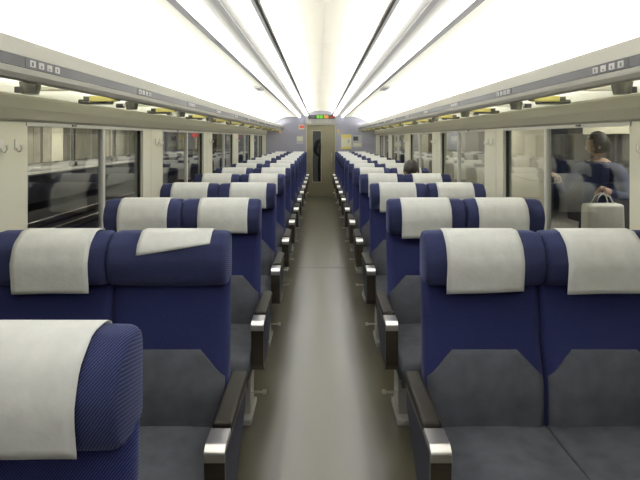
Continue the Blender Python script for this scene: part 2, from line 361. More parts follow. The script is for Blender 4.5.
# ------------------------------------------------------------------ luggage racks
for s, side in ((-1, 'left'), (1, 'right')):
    def bx(a, b): return (min(s*a, s*b), max(s*a, s*b))
    R = empty('luggage_rack'); tag(R, 'long grey luggage rack with frosted shelf above the %s windows' % side, 'luggage rack', 'overhead luggage racks')
    RE = Y1-0.06
    prof = [(0.985, 1.800), (0.955, 1.738), (0.962, 1.737), (0.962, 1.702), (0.950, 1.700), (0.953, 1.682), (0.966, 1.668), (0.992, 1.664), (1.012, 1.668), (1.012, 1.690), (1.000, 1.700), (0.998, 1.800)]
    extrude_y('front_rail', 'rack', [(s*x, z) for x, z in prof], Y0, RE, R)
    st = box('dark_strip', 'strip', *bx(0.954, 0.963), Y0, RE, 1.7025, 1.7365, R)
    pr = [(0.985, 1.80), (0.953, 1.735), (0.953, 1.69), (0.99, 1.664), (1.10, 1.655), (1.36, 1.66), (1.36, 1.70), (1.0, 1.70)]
    extrude_y('rack_end', 'rack', [(s*x, z) for x, z in pr], RE, RE+0.04, R)
    k = -3
    yb = ROW1 + 0.50 - PITCH*3
    bay = []
    while yb < RE+0.3:
        if Y0+0.1 < yb < RE-0.05:
            br = box('bracket', 'bracket', *bx(1.012, 1.17), yb+0.02, yb+0.09, 1.662, 1.690, R, bev=0.006)
            # yellow plate, tilted, on the side that faces the camera
            box('yellow_plate', 'yellow', *bx(1.000, 1.125), yb-0.012, yb+0.02, 1.655, 1.682, br, bev=0.002)
            box('call_panel', 'bracket', *bx(1.06, 1.20), yb+0.03, yb+0.12, 1.648, 1.668, br, bev=0.006)
            bay.append(yb+0.055)
            ym = yb + 0.36
            if ym < RE-0.1:
                bm = bmesh.new(); bmesh.ops.create_cone(bm, cap_ends=True, segments=20, radius1=0.028, radius2=0.036, depth=0.042, matrix=Matrix.Translation((s*1.06, ym, 1.658)))
                link_mesh('reading_lamp', bm_mesh('reading_lamp', bm), 'bracket', R)
            yr = yb + PITCH*0.5 + 0.04
            if yr < RE-0.1:
                box('rib', 'pale', *bx(1.012, 1.20), yr-0.012, yr+0.012, 1.664, 1.684, R, bev=0.003)
                box('rib_end', 'vent_grey', *bx(1.17, 1.21), yr-0.016, yr+0.016, 1.656, 1.680, R, bev=0.003)
                bay.append(yr)
        # seat number tiles on the dark strip
        yt = ROW1 - 0.30 + PITCH*k
        if Y0+0.1 < yt < RE-0.3:
            pl = box('number_plate', 'strip', *bx(0.9525, 0.9545), yt-0.02, yt+0.20, 1.704, 1.735, R)
            for q in range(4):
                y = yt + 0.004 + q*0.05
                box('number_tile', 'tile_white', *bx(0.9515, 0.9527), y, y+0.032, 1.709, 1.730, pl)
                box('number_mark', 'strip', *bx(0.9508, 0.9517), y+0.010+0.003*(q % 2), y+0.020, 1.712, 1.725-0.004*(q % 3), pl)
        yb += PITCH; k += 1
    cuts = [Y0] + bay + [RE]
    for c0, c1 in zip(cuts, cuts[1:]):
        for xa, xb in ((1.008, 1.165), (1.170, 1.392)):
            box('shelf_panel', 'frost', *bx(xa, xb), c0+0.004, c1-0.004, 1.681, 1.687, R)
    # unseen tube added on the rack to brighten the cove and shelf
    C = empty('added_wash_light'); tag(C, 'added unseen light tube lying along the top of the %s luggage rack' % side, 'ceiling light', 'added rack wash lights')
    for q in range(9): box('fill_holder', 'cove', *bx(1.058, 1.072), Y0+0.06+(RE-Y0-0.14)/8*q-0.01, Y0+0.06+(RE-Y0-0.14)/8*q+0.01, 1.687, 1.760, C)
    for q in range(8):
        d = (RE-Y0-0.1)/8
        box('lamp_tube', 'cove_tube', *bx(1.052, 1.078), Y0+0.05+d*q+0.02, Y0+0.05+d*(q+1)-0.0, 1.760, 1.786, C)
    if side == 'left':
        il = box('indicator_lamp', 'orange_lamp', *bx(1.02, 1.05), RE-0.06, RE-0.02, 1.625, 1.650); tag(il, 'tiny orange indicator lamp under the far end of the left rack', 'lamp')

# ------------------------------------------------------------------ end walls, door, signs
DX, DH = 0.355, 1.81
eb = boxes('wall_front', 'end', [(-XW-0.07, -DX-0.03, Y1, Y1+0.08, 0, 2.28), (DX+0.03, XW+0.07, Y1, Y1+0.08, 0, 2.28), (-DX-0.03, DX+0.03, Y1, Y1+0.08, DH+0.02, 2.28)])
tag(eb, 'grey violet bulkhead at the far end of the carriage', kind='structure')
hd = box('trim_1', 'header', -DX-0.06, DX+0.06, Y1-0.05, Y1, DH+0.015, 2.055, bev=0.006); tag(hd, 'grey header panel over the far door', kind='structure')
box('access_cover', 'rack', -0.12, 0.19, Y1-0.056, Y1-0.05, DH+0.04, DH+0.13, hd)
box('small_lamp', 'tile_white', 0.22, 0.26, Y1-0.06, Y1-0.05, DH+0.05, DH+0.11, hd)
box('small_lamp', 'tile_white', -0.29, -0.25, Y1-0.06, Y1-0.05, DH+0.03, DH+0.10, hd)
tr = boxes('trim_2', 'door_trim', [(-DX-0.03, -DX, Y1-0.015, Y1+0.08, 0, DH+0.02), (DX, DX+0.03, Y1-0.015, Y1+0.08, 0, DH+0.02), (-DX, DX, Y1-0.015, Y1+0.08, DH, DH+0.02)])
tag(tr, 'champagne metal frame around the far door', kind='structure')
dr = boxes('door_1', 'door', [(-DX, -0.215, Y1+0.02, Y1+0.06, 0.0, DH), (0.005, DX, Y1+0.02, Y1+0.06, 0.0, DH), (-0.215, 0.005, Y1+0.02, Y1+0.06, 0.0, 0.36), (-0.215, 0.005, Y1+0.02, Y1+0.06, 1.66, DH)])
tag(dr, 'olive sliding door with a narrow window', kind='structure')
box('pane', 'door_glass', -0.213, 0.003, Y1+0.036, Y1+0.042, 0.362, 1.658, dr)
boxes('window_frame', 'door_trim', [(-0.222, -0.212, Y1+0.012, Y1+0.022, 0.35, 1.67), (0.002, 0.012, Y1+0.012, Y1+0.022, 0.35, 1.67), (-0.212, 0.002, Y1+0.012, Y1+0.022, 0.35, 0.36), (-0.212, 0.002, Y1+0.012, Y1+0.022, 1.66, 1.67)], dr)
box('handle', 'chrome', 0.27, 0.29, Y1-0.01, Y1+0.022, 0.85, 1.10, dr, bev=0.004)
# vestibule behind the door
vs = boxes('wall_back', 'end', [(-XW-0.07, XW+0.07, Y0-0.08, Y0, 0, 2.28)]); tag(vs, 'grey violet bulkhead behind the camera', kind='structure')
vb = boxes('wall_vestibule', 'end', [(-0.9, -0.85, Y1+0.08, Y1+2.0, 0, 2.2), (0.85, 0.9, Y1+0.08, Y1+2.0, 0, 2.2), (-0.9, 0.9, Y1+2.0, Y1+2.05, 0, 2.2), (-0.9, 0.9, Y1+0.08, Y1+2.05, 2.2, 2.25)]); tag(vb, 'dim vestibule walls seen through the door window', kind='structure')
vf = box('floor_vestibule', 'floor', -0.9, 0.9, Y1, Y1+2.05, -0.05, 0.0); tag(vf, 'vestibule floor beyond the far door', kind='structure')
vl = box('vestibule_light', emit('vestibule_lamp', (0.95, 1.0, 0.85), 22.0), -0.15, 0.15, Y1+0.9, Y1+1.2, 2.18, 2.199); tag(vl, 'small ceiling lamp of the vestibule beyond the far door', 'ceiling light')

ds = empty('destination_display', (0, Y1-0.05, 2.02)); tag(ds, 'thin LED message display glowing green and amber above the far door', 'display')
box('display_case', 'strip', -0.32, 0.36, -0.035, 0.0, -0.055, 0.05, ds, bev=0.004)
for nm, x0, m_ in (('glyph', -0.10, 'led_g'), ('glyph', -0.02, 'led_g'), ('glyph', 0.075, 'led_o'), ('glyph', 0.125, 'led_o')):
    bm = bmesh.new()
    for (a0, a1, c0, c1) in ((0, 0.062, 0.060, 0.070), (0, 0.062, 0.030, 0.040), (0, 0.062, 0.0, 0.010), (0.0, 0.010, 0, 0.07), (0.052, 0.062, 0, 0.07), (0.026, 0.036, 0, 0.07)):
        add_box(bm, x0+a0, x0+a1, -0.037, -0.0345, -0.038+c0, -0.038+c1)
    link_mesh(nm, bm_mesh(nm, bm), m_, ds)
for x0 in (0.245, 0.285, 0.325):
    box('glyph', 'led_r', x0-0.01, x0+0.016, -0.037, -0.0345, -0.03, 0.02, ds)

def notice(name, x0, x1, z0, z1, m_, label, cat, extra=()):
    o = empty(name, ((x0+x1)/2, Y1, (z0+z1)/2)); tag(o, label, cat)
    hw, hh = (x1-x0)/2, (z1-z0)/2
    box('board', m_, -hw, hw, -0.008, 0.0, -hh, hh, o, bev=0.001, seg=1)
    for (nm, m2, a0, a1, b0, b1) in extra:
        box(nm, m2, hw*a0, hw*a1, -0.010, -0.008, hh*b0, hh*b1, o)
    return o
notice('warning_sign', -0.56, -0.42, 1.70, 1.82, 'paper', 'small red and white sign on the bulkhead left of the far door', 'sign', [('red_print', 'red', -0.8, 0.9, -0.5, 0.7)])
notice('framed_notice', -0.62, -0.45, 1.33, 1.53, 'poster_grey', 'small framed notice on the bulkhead below the red sign', 'notice', [('notice_sheet', 'paper', -0.85, 0.85, -0.15, 0.85), ('notice_text', 'poster_grey', -0.6, 0.6, 0.3, 0.4), ('knob', 'tile_white', -0.15, 0.15, -0.75, -0.5)])
notice('poster', 0.52, 0.78, 1.20, 1.57, 'paper', 'yellow and cream poster on the bulkhead right of the far door', 'poster', [('poster_band', 'poster_yellow', -1.0, 1.0, 0.55, 0.98), ('poster_band', 'poster_yellow', -0.9, 0.9, -0.98, -0.72), ('poster_figure', 'poster_grey', 0.25, 0.6, -0.2, 0.3)])
notice('poster', 0.80, 1.05, 1.24, 1.55, 'poster_grey', 'grey poster on the bulkhead beside the yellow poster', 'poster', [('poster_picture', 'strip', -0.8, 0.2, 0.1, 0.8), ('poster_caption', 'paper', -0.8, 0.8, -0.8, -0.3)])
notice('call_button', 0.42, 0.46, 1.60, 1.70, 'poster_yellow', 'tiny yellow button plate just right of the far door', 'button', [('button', 'red', -0.4, 0.4, -0.2, 0.3)])

# ------------------------------------------------------------------ seats
SEATW = 0.43; SIN = 0.352       # seat pitch, inner (aisle) edge of seat block
UC = SIN + SEATW                # centre of the double unit
def headrest_profile():
    pts = [(0.0, 0.955), (0.0, 1.118), (-0.018, 1.137), (-0.080, 1.137), (-0.128, 1.098), (-0.146, 1.040), (-0.132, 0.975), (-0.108, 0.948), (-0.03, 0.944)]
    return rounded_poly(pts, 0.014, 2)
def headrest_mesh(hw):
    pr = headrest_profile(); cy = -0.08; cz = 1.04
    rings = []
    for x, sc in ((-hw, 0.84), (-hw+0.003, 0.91), (-hw+0.009, 0.955), (-hw+0.02, 0.985), (-hw*0.5, 1.0), (0, 1.004), (hw*0.5, 1.0), (hw-0.02, 0.985), (hw-0.009, 0.955), (hw-0.003, 0.91), (hw, 0.84)):
        rings.append([(x, cy+(y-cy)*sc, cz+(z-cz)*sc) for y, z in pr])
    return rings_mesh('headrest', rings)
def back_front(z):              # front face of backrest (y) as function of height
    t = (z-0.42)/(0.96-0.42)
    return -0.145 + 0.075*t - 0.018*math.exp(-((z-0.60)/0.10)**2)
def back_ring(z, hw, inset=0.0, n=8):
    yf = back_front(z) + inset; yb = -0.012 - inset*0.3
    w = hw - inset
    r = min(0.045, (yb-yf)*0.48); pts = []
    for cx, cy, a0 in ((w-r, yb-r, 0), (-w+r, yb-r, PI/2), (-w+r, yf+r, PI), (w-r, yf+r, 1.5*PI)):
        for k in range(n+1):
            a = a0 + PI/2*k/n; pts.append((cx+r*math.cos(a), cy+r*math.sin(a), z))
    return pts
def back_hw(z):
    return 0.2145
def backrest_mesh():
    rings = [back_ring(0.40, 0.2, 0.02)]
    for i in range(17):
        z = 0.41 + (0.965-0.41)*i/16
        rings.append(back_ring(z, back_hw(z)))
    rings.append(back_ring(0.972, 0.20, 0.012))
    return rings_mesh('backrest', rings)
def insert_mesh():
    bm = bmesh.new(); rows = []
    zs = [0.425, 0.45, 0.48, 0.51, 0.54, 0.57, 0.60, 0.63, 0.655, 0.68, 0.705, 0.722]
    for z in zs:
        if z <= 0.63: w = 0.206
        else: w = 0.206 - (z-0.63)/(0.722-0.63)*(0.206-0.116)
        row = []
        for i in range(-12, 13):
            u = math.sin(PI/2*i/12); x = u*w
            ax = abs(x); c = 0.0
            if ax > 0.1695: c = 0.045 - math.sqrt(max(0, 0.045**2-(ax-0.1695)**2))
            row.append(bm.verts.new((x, back_front(z) + c - 0.0055 - (0.010*max(0, 1-(x/0.19)**2)*math.sin(PI*min(1, max(0, (z-0.42)/0.31)))), z)))
        rows.append(row)
    for a, b in zip(rows, rows[1:]):
        for i in range(24): bm.faces.new((a[i], a[i+1], b[i+1], b[i]))
    bmesh.ops.recalc_face_normals(bm, faces=bm.faces)
    r = bmesh.ops.extrude_face_region(bm, geom=list(bm.faces))
    bmesh.ops.translate(bm, verts=[v for v in r['geom'] if isinstance(v, bmesh.types.BMVert)], vec=(0, 0.012, 0))
    return bm_mesh('lower_back_panel', bm)
def cushion_mesh():
    # profile in y,z rings along x
    pr = rounded_poly([(-0.125, 0.34), (-0.105, 0.465), (-0.25, 0.461), (-0.42, 0.468), (-0.545, 0.454), (-0.575, 0.405), (-0.55, 0.345), (-0.35, 0.335)], 0.03, 3)
    cy, cz = -0.34, 0.40; rings = []; hw = 0.2135
    for x, sc, cr in ((-hw, 0.90, 0), (-hw+0.004, 0.955, 0), (-hw+0.016, 0.985, 0), (-hw*0.7, 1.0, 0.004), (-hw*0.35, 1.0, 0.008), (0, 1, 0.009), (hw*0.35, 1, 0.008), (hw*0.7, 1, 0.004), (hw-0.016, 0.985, 0), (hw-0.004, 0.955, 0), (hw, 0.90, 0)):
        rings.append([(x, cy+(y-cy)*(1-(1-sc)*0.4), cz+(z-cz)*sc + (cr if z > 0.43 else 0)) for y, z in pr])
    return rings_mesh('seat_cushion', rings)
def cover_mesh(hw, endl, endr, seed, skew=0.0):
    """cloth from behind the headrest, over its top, down the front; ends at height endl (local -x side) and endr (+x side)"""
    rnd = random.Random(seed); ph = rnd.random()*6
    def path(ze):
        p = [(0.006, 0.985), (0.006, 1.05), (0.006, 1.118), (-0.010, 1.139), (-0.030, 1.143), (-0.060, 1.1435), (-0.082, 1.142), (-0.108, 1.123), (-0.133, 1.101), (-0.144, 1.070), (-0.152, 1.040), (-0.150, 1.01), (-0.146, 0.985), (-0.143, 0.96), (-0.140, 0.932), (-0.137, 0.90)]
        out = []; L = [0]
        for a, b in zip(p, p[1:]): L.append(L[-1]+math.hypot(a[0]-b[0], a[1]-b[1]))
        # find length at which z==ze on the front half
        tot = L[-1]
        for i in range(7, len(p)-1):
            if p[i][1] >= ze >= p[i+1][1]:
                t = (p[i][1]-ze)/(p[i][1]-p[i+1][1]+1e-9); tot = L[i]+t*(L[i+1]-L[i]); break
        N = 26
        for k in range(N+1):
            l = tot*k/N
            for i in range(len(p)-1):
                if L[i] <= l+1e-9 <= L[i+1]+1e-6:
                    t = (l-L[i])/(L[i+1]-L[i]); out.append((p[i][0]+t*(p[i+1][0]-p[i][0]), p[i][1]+t*(p[i+1][1]-p[i][1]))); break
        return out
    bm = bmesh.new(); cols = []
    NX = 14
    for i in range(NX+1):
        u = i/NX; ze = endl + (endr-endl)*u
        pth = path(ze); col = []
        for k, (y, z) in enumerate(pth):
            f = k/len(pth)
            x = (u*2-1)*hw*(0.995+0.005*f) + skew*f
            wob = 0.0025*f*(1+math.sin(u*7+ph+f*3)) if f > 0.55 else 0
            col.append(bm.verts.new((x, y - wob, z)))
        cols.append(col)
    for a, b in zip(cols, cols[1:]):
        for k in range(len(a)-1): bm.faces.new((a[k], a[k+1], b[k+1], b[k]))
    bmesh.ops.recalc_face_normals(bm, faces=bm.faces)
    bmesh.ops.solidify(bm, geom=list(bm.faces), thickness=0.002)
    return bm_mesh('headrest_cover', bm)
MESH = {}
def shared(key, fn):
    if key not in MESH: MESH[key] = fn()
    return MESH[key]
def build_seat(s):
    """double seat; local origin on the floor under the middle of the headrests' rear plane, facing -Y; aisle on the side -s*x"""
    u = empty('double_seat')
    for q in (-1, 1):                       # aisle seat first
        xc = s*q*SEATW/2
        link_mesh('backrest', shared('back', backrest_mesh), 'navy', u, (xc, 0, 0), True)
        link_mesh('lower_back_panel', shared('ins', insert_mesh), 'grey_cloth', u, (xc, 0, 0), True)
        link_mesh('headrest', shared('head', lambda: headrest_mesh(0.2122)), 'navy_head', u, (xc, 0, 0), True)
        link_mesh('seat_cushion', shared('cush', cushion_mesh), 'grey_cloth', u, (xc, 0, 0), True)
        link_mesh('headrest_cover', shared('cov%d' % q, lambda: cover_mesh(0.136, 0.930, 0.940 if q < 0 else 0.934, q+5)), 'cover', u, (xc+0.003*q, 0, 0), True)
    def shell():
        bm = bmesh.new(); add_box(bm, -0.40, 0.40, -0.018, 0.012, 0.30, 0.93, 0.012, 3); return bm_mesh('back_shell', bm)
    link_mesh('back_shell', shared('shell', shell), 'shell', u)
    # armrests on both ends; the aisle one is the full one
    for q in (-1, 1):
        e = s*q                             # direction out of the unit
        xa, xb = e*(SEATW+0.001), e*(SEATW+0.060)
        x0, x1 = min(xa, xb), max(xa, xb)
        # side panel: trapezoid narrowing towards the bottom
        def panel():
            pr = rounded_poly([(-0.475, 0.575), (-0.470, 0.40), (-0.435, 0.36), (-0.26, 0.36), (-0.06, 0.50), (-0.06, 0.575)], 0.012, 2)
            rings = [[(x, y, z) for y, z in pr] for x in (x0+0.004, x1-0.004)]
            return rings_mesh('armrest', rings)
        a = link_mesh('armrest', shared('arm%d%d' % (s, q), panel), 'panel_navy', u)
        def rim():
            pr = rounded_poly([(-0.483, 0.590), (-0.478, 0.395), (-0.438, 0.352), (-0.425, 0.358), (-0.462, 0.405), (-0.465, 0.578), (-0.06, 0.568), (-0.06, 0.580)], 0.006, 2)
            return rings_mesh('armrest_rim', [[(x, y, z) for y, z in pr] for x in (x0, x0+0.003, x1-0.003, x1)])
        link_mesh('armrest_rim', shared('rim%d%d' % (s, q), rim), 'bronze', a)
        def cap():
            pr = rounded_poly([(-0.385, 0.580), (-0.385, 0.604), (-0.468, 0.602), (-0.487, 0.588), (-0.488, 0.560), (-0.480, 0.560), (-0.465, 0.580)], 0.008, 3)
            return rings_mesh('armrest_cap', [[(x, y, z) for y, z in pr] for x in (x0, x0+0.002, x1-0.002, x1)])
        link_mesh('armrest_cap', shared('cap%d%d' % (s, q), cap), 'chrome', a)
        def pad():
            bm = bmesh.new(); add_box(bm, x0-0.001, x1+0.001, -0.375, -0.03, 0.582, 0.612, 0.010, 3); return bm_mesh('armrest_pad', bm)
        link_mesh('armrest_pad', shared('pad%d%d' % (s, q), pad), 'pad', a)
    # underframe
    def tray():
        bm = bmesh.new(); add_box(bm, -0.42, 0.42, -0.52, -0.02, 0.30, 0.345, 0.008, 2); return bm_mesh('seat_frame', bm)
    link_mesh('seat_frame', shared('tray', tray), 'frame_dark', u)
    for q in (-1, 1):
        def leg():
            bm = bmesh.new(); xc = s*q*0.36
            add_box(bm, xc-0.045, xc+0.045, -0.30, -0.06, 0.0, 0.03, 0.004, 1)
            add_box(bm, xc-0.035, xc+0.035, -0.24, -0.10, 0.025, 0.31, 0.006, 2)
            return bm_mesh('leg', bm)
        link_mesh('leg', shared('leg%d%d' % (s, q), leg), 'frame_grey', u)
    def beam():
        bm = bmesh.new(); add_box(bm, -0.33, 0.33, -0.22, -0.12, 0.06, 0.16, 0.01, 2); return bm_mesh('cross_beam', bm)
    link_mesh('cross_beam', shared('beam', beam), 'frame_dark', u)
    def pedal():
        bm = bmesh.new(); e = -s
        tube_bm(bm, [(e*0.38, -0.22, 0.135), (e*0.43, -0.22, 0.135), (e*0.455, -0.22, 0.135), (e*0.457, -0.22, 0.135), (e*0.475, -0.22, 0.135)], [0.006, 0.006, 0.006, 0.012, 0.012], 10)
        return bm_mesh('turning_pedal', bm)
    link_mesh('turning_pedal', shared('pedal%d' % s, pedal), 'chrome', u)
    return u
OFF = {(-1, 1, 1): 0.028, (-1, 0, 0): 0.022, (1, 0, 1): -0.016}
NR = {1: 12, -1: 13}
for s, side in ((-1, 'left'), (1, 'right')):
    proto = build_seat(s)
    for i in range(NR[s]):
        row = i if s > 0 else i-1
        u = proto if i == 0 else copy_tree(proto)
        u.location = (s*UC, ROW1 + PITCH*row, 0)
        lab = '%s navy double seat from the camera on the %s of the aisle' % (ORD[i], side)
        if s < 0 and i == 0: lab = 'nearest left navy double seat, cropped by the bottom left corner'
        if s < 0 and i == 1: lab = 'navy double seat left of the aisle whose aisle headrest cloth hangs short and crooked'
        if s > 0 and i == 0: lab = 'nearest right navy double seat, its charcoal cushions fully in view'
        if i == NR[s]-1: lab = 'last navy double seat on the %s of the aisle, against the far bulkhead' % side
        if s < 0 and i == 0: u.location.y += 0.02
        tag(u, lab, 'train seat', 'navy double seats')
        covs = [c for c in bpy.data.objects if c.parent == u and c.name.startswith('headrest_cover')]
        covs.sort(key=lambda c: abs(c.location.x + s*UC))
        rnd = random.Random(100*s+i)
        for n, c in enumerate(covs):
            c.location.x += rnd.uniform(-0.006, 0.006) + OFF.get((s, i, n), 0)
            c.location.z += 0.0
        if s < 0 and i == 0:
            c = covs[0]; c.data = cover_mesh(0.136, 0.965, 0.960, 8); c.data.materials.append(M['cover'])
            for p in c.data.polygons: p.use_smooth = True
        if s < 0 and i == 1:
            c = covs[0]; c.data = cover_mesh(0.128, 1.066, 1.106, 3); c.data.materials.append(M['cover'])
            for p in c.data.polygons: p.use_smooth = True
            c.location.x = (SEATW/2) + 0.026

# ------------------------------------------------------------------ people
def skin_body(name, verts, edges, radii, root, sub=2):
    me = bpy.data.meshes.new(name); me.from_pydata(verts, edges, []); o = bpy.data.objects.new(name, me); COL.objects.link(o)
    sk = o.modifiers.new('Skin', 'SKIN'); sk.use_smooth_shade = True
    for i, r in enumerate(radii):
        d = me.skin_vertices[0].data[i]
        d.radius = (r, r) if not isinstance(r, tuple) else r
        d.use_root = (i == root)
    sb = o.modifiers.new('Sub', 'SUBSURF'); sb.levels = sub; sb.render_levels = sub
    dg = bpy.context.evaluated_depsgraph_get(); dg.update()
    out = bpy.data.meshes.new_from_object(o.evaluated_get(dg))
    bpy.data.objects.remove(o, do_unlink=True)
    return out
def head_bm(c, pitch, yaw, sc=1.0):
    """head centred at c, facing -Y before rotation"""
    bm = bmesh.new(); bmesh.ops.create_uvsphere(bm, u_segments=28, v_segments=20, radius=1.0)
    for v in bm.verts:
        x, y, z = v.co
        X = x*0.076; Y = y*0.096; Z = z*0.118
        if z < 0: X *= 1-0.30*(-z)**1.4; Y *= 1-0.12*(-z)
        if y < 0 and z < 0.3: Y *= 0.94
        if y > 0 and z < -0.2: Y *= 0.80
        # nose
        if y < 0:
            n = math.exp(-(x/0.16)**2)*math.exp(-((z+0.12)/0.16)**2); Y -= 0.022*n
            e = (math.exp(-((abs(x)-0.38)/0.16)**2))*math.exp(-((z-0.06)/0.11)**2); Y += 0.010*e
            m_ = math.exp(-(x/0.3)**2)*math.exp(-((z+0.50)/0.07)**2); Y -= 0.006*m_
        v.co = (X, Y, Z)
    for s in (-1, 1):
        r = bmesh.ops.create_uvsphere(bm, u_segments=10, v_segments=8, radius=1.0)
        for v in r['verts']: v.co = (s*0.077+v.co.x*0.010, 0.012+v.co.y*0.020, -0.004+v.co.z*0.032)
    mt = Matrix.Translation(c) @ Matrix.Rotation(yaw, 4, 'Z') @ Matrix.Rotation(pitch, 4, 'X') @ Matrix.Scale(sc, 4)
    bmesh.ops.transform(bm, matrix=mt, verts=bm.verts)
    return bm, mt
def hair_mesh(mt):
    bm = bmesh.new(); bmesh.ops.create_uvsphere(bm, u_segments=28, v_segments=20, radius=1.0)
    rnd = random.Random(4)
    for v in bm.verts:
        x, y, z = v.co
        k = 1 + 0.03*math.sin(9*x+7*z) + 0.02*rnd.uniform(-1, 1)
        v.co = (x*0.086*k, 0.012+y*0.102*k, 0.012+z*0.120*k)
    kill = [f for f in bm.faces if (f.calc_center_median().y < -0.035 and f.calc_center_median().z < 0.065) or f.calc_center_median().z < -0.075]
    bmesh.ops.delete(bm, geom=kill, context='FACES')
    bmesh.ops.transform(bm, matrix=mt, verts=bm.verts)
    bmesh.ops.solidify(bm, geom=list(bm.faces), thickness=0.006)
    return bm_mesh('hair', bm)
def person(loc, rz, pose, top, label, sc=1.0, pitch=0.0, yaw=0.0):
    root = empty('person', loc, rz); tag(root, label, 'person')
    V = pose['v']; names = list(V); idx = {n: i for i, n in enumerate(names)}
    E = [(idx[a], idx[b]) for a, b in pose['e']]
    verts = [V[n][0] for n in names]; rad = [V[n][1] for n in names]
    me = skin_body('body', verts, E, rad, idx['pelvis'])
    bm = bmesh.new(); bm.from_mesh(me)
    for f in bm.faces: f.smooth = True
    hb, mt = head_bm(pose['head'], pitch, yaw, sc)
    tmp = bpy.data.meshes.new('t'); hb.to_mesh(tmp); hb.free()
    nb = len(bm.faces); bm.from_mesh(tmp)
    # five fingers on each hand
    for hand, d in pose['hands']:
        h = Vector(V[hand][0]); d = Vector(d).normalized(); side = d.cross(Vector((0, 1, 0)));
        if side.length < 0.1: side = d.cross(Vector((1, 0, 0)))
        side.normalize(); cu = d.cross(side)
        for k, ln in enumerate((0.075, 0.085, 0.08, 0.062)):
            b0 = h + side*(k-1.5)*0.02 + d*0.03
            tube_bm(bm, [b0, b0+d*ln*0.5, b0+d*ln*0.85+cu*ln*0.3, b0+d*ln*0.95+cu*ln*0.6], [0.010, 0.009, 0.008, 0.006], 8)
        b0 = h + side*0.035
        tube_bm(bm, [b0, b0+side*0.02+d*0.03, b0+side*0.022+d*0.06], [0.012, 0.010, 0.007], 8)
    bm.faces.ensure_lookup_table()
    out = bpy.data.meshes.new('body')
    for i, f in enumerate(bm.faces):
        c = f.calc_center_median(); f.smooth = True
        f.material_index = pose['mat'](c) if i < nb else 0
    bm.to_mesh(out); bm.free()
    for m_ in ('skin', top, 'trousers', 'shoe'): out.materials.append(M[m_])
    body = bpy.data.objects.new('body', out); COL.objects.link(body); body.parent = root
    h = link_mesh('hair', hair_mesh(mt), 'hair', root, smooth=True)
    return root
def standing(arms):
    v = {'pelvis': ((0, 0, 0.92), (0.15, 0.11)), 'waist': ((0, 0.0, 1.06), (0.135, 0.10)), 'chest': ((0, 0.01, 1.27), (0.155, 0.115)), 'neckb': ((0, 0.01, 1.41), 0.075), 'neck': ((0, 0.0, 1.50), 0.055)}
    e = [('pelvis', 'waist'), ('waist', 'chest'), ('chest', 'neckb'), ('neckb', 'neck')]
    for s, t in ((-1, 'l'), (1, 'r')):
        el, wr = arms[t]
        v['sh'+t] = ((s*0.19, 0.01, 1.38), 0.065); v['el'+t] = (el, 0.048); v['wr'+t] = (wr, 0.034)
        d = (Vector(wr)-Vector(el)).normalized()*0.07; v['ha'+t] = (tuple(Vector(wr)+d), (0.040, 0.020))
        v['hp'+t] = ((s*0.095, 0, 0.84), 0.095); v['kn'+t] = ((s*0.11, -0.015, 0.48), 0.062); v['an'+t] = ((s*0.12, 0.02, 0.09), 0.045); v['to'+t] = ((s*0.135, -0.15, 0.045), 0.04)
        e += [('neckb', 'sh'+t), ('sh'+t, 'el'+t), ('el'+t, 'wr'+t), ('wr'+t, 'ha'+t), ('pelvis', 'hp'+t), ('hp'+t, 'kn'+t), ('kn'+t, 'an'+t), ('an'+t, 'to'+t)]
    hands = [('ha'+t, tuple(Vector(arms[t][1])-Vector(arms[t][0]))) for t in 'lr']
    hv = [Vector(v['ha'+t][0]) for t in 'lr']
    def mt(c):
        if c.z > 1.455: return 0
        if min((c-h).length for h in hv) < 0.075: return 0
        if c.z < 0.11: return 3
        if c.z < 0.88 and abs(c.x) < 0.24 and min((c-h).length for h in hv) > 0.12: return 2
        return 1
    return {'v': v, 'e': e, 'head': (0, -0.02, 1.61), 'hands': hands, 'mat': mt}
def sitting():
    v = {'pelvis': ((0, -0.24, 0.57), (0.16, 0.12)), 'waist': ((0, -0.25, 0.70), (0.14, 0.10)), 'chest': ((0, -0.30, 0.86), (0.155, 0.115)), 'neckb': ((0, -0.34, 0.99), 0.07), 'neck': ((0, -0.36, 1.06), 0.055)}
    e = [('pelvis', 'waist'), ('waist', 'chest'), ('chest', 'neckb'), ('neckb', 'neck')]
    for s, t in ((-1, 'l'), (1, 'r')):
        v['sh'+t] = ((s*0.155, -0.33, 0.95), 0.06); v['el'+t] = ((s*0.185, -0.38, 0.70), 0.046); v['wr'+t] = ((s*0.09, -0.56, 0.62), 0.033); v['ha'+t] = ((s*0.06, -0.62, 0.63), (0.038, 0.02))
        v['hp'+t] = ((s*0.09, -0.30, 0.55), 0.088); v['kn'+t] = ((s*0.11, -0.66, 0.54), 0.062); v['an'+t] = ((s*0.11, -0.64, 0.09), 0.045); v['to'+t] = ((s*0.12, -0.78, 0.045), 0.04)
        e += [('neckb', 'sh'+t), ('sh'+t, 'el'+t), ('el'+t, 'wr'+t), ('wr'+t, 'ha'+t), ('pelvis', 'hp'+t), ('hp'+t, 'kn'+t), ('kn'+t, 'an'+t), ('an'+t, 'to'+t)]
    hv = [Vector(v['ha'+t][0]) for t in 'lr']
    def mt(c):
        if c.z > 1.04: return 0
        if min((c-h).length for h in hv) < 0.075: return 0
        if c.z < 0.11: return 3
        if c.z < 0.60: return 2
        return 1
    return {'v': v, 'e': e, 'head': (0, -0.375, 1.115), 'hands': [('hal', (0.1, -0.9, -0.2)), ('har', (-0.1, -0.9, -0.2))], 'mat': mt}
person((UC+SEATW/2-0.04, ROW1+PITCH*4-0.035, 0.012), 0, sitting(), 'coat_brown', 'seated passenger with black hair, head bowed, in a right window seat', pitch=1.05, yaw=-0.2)
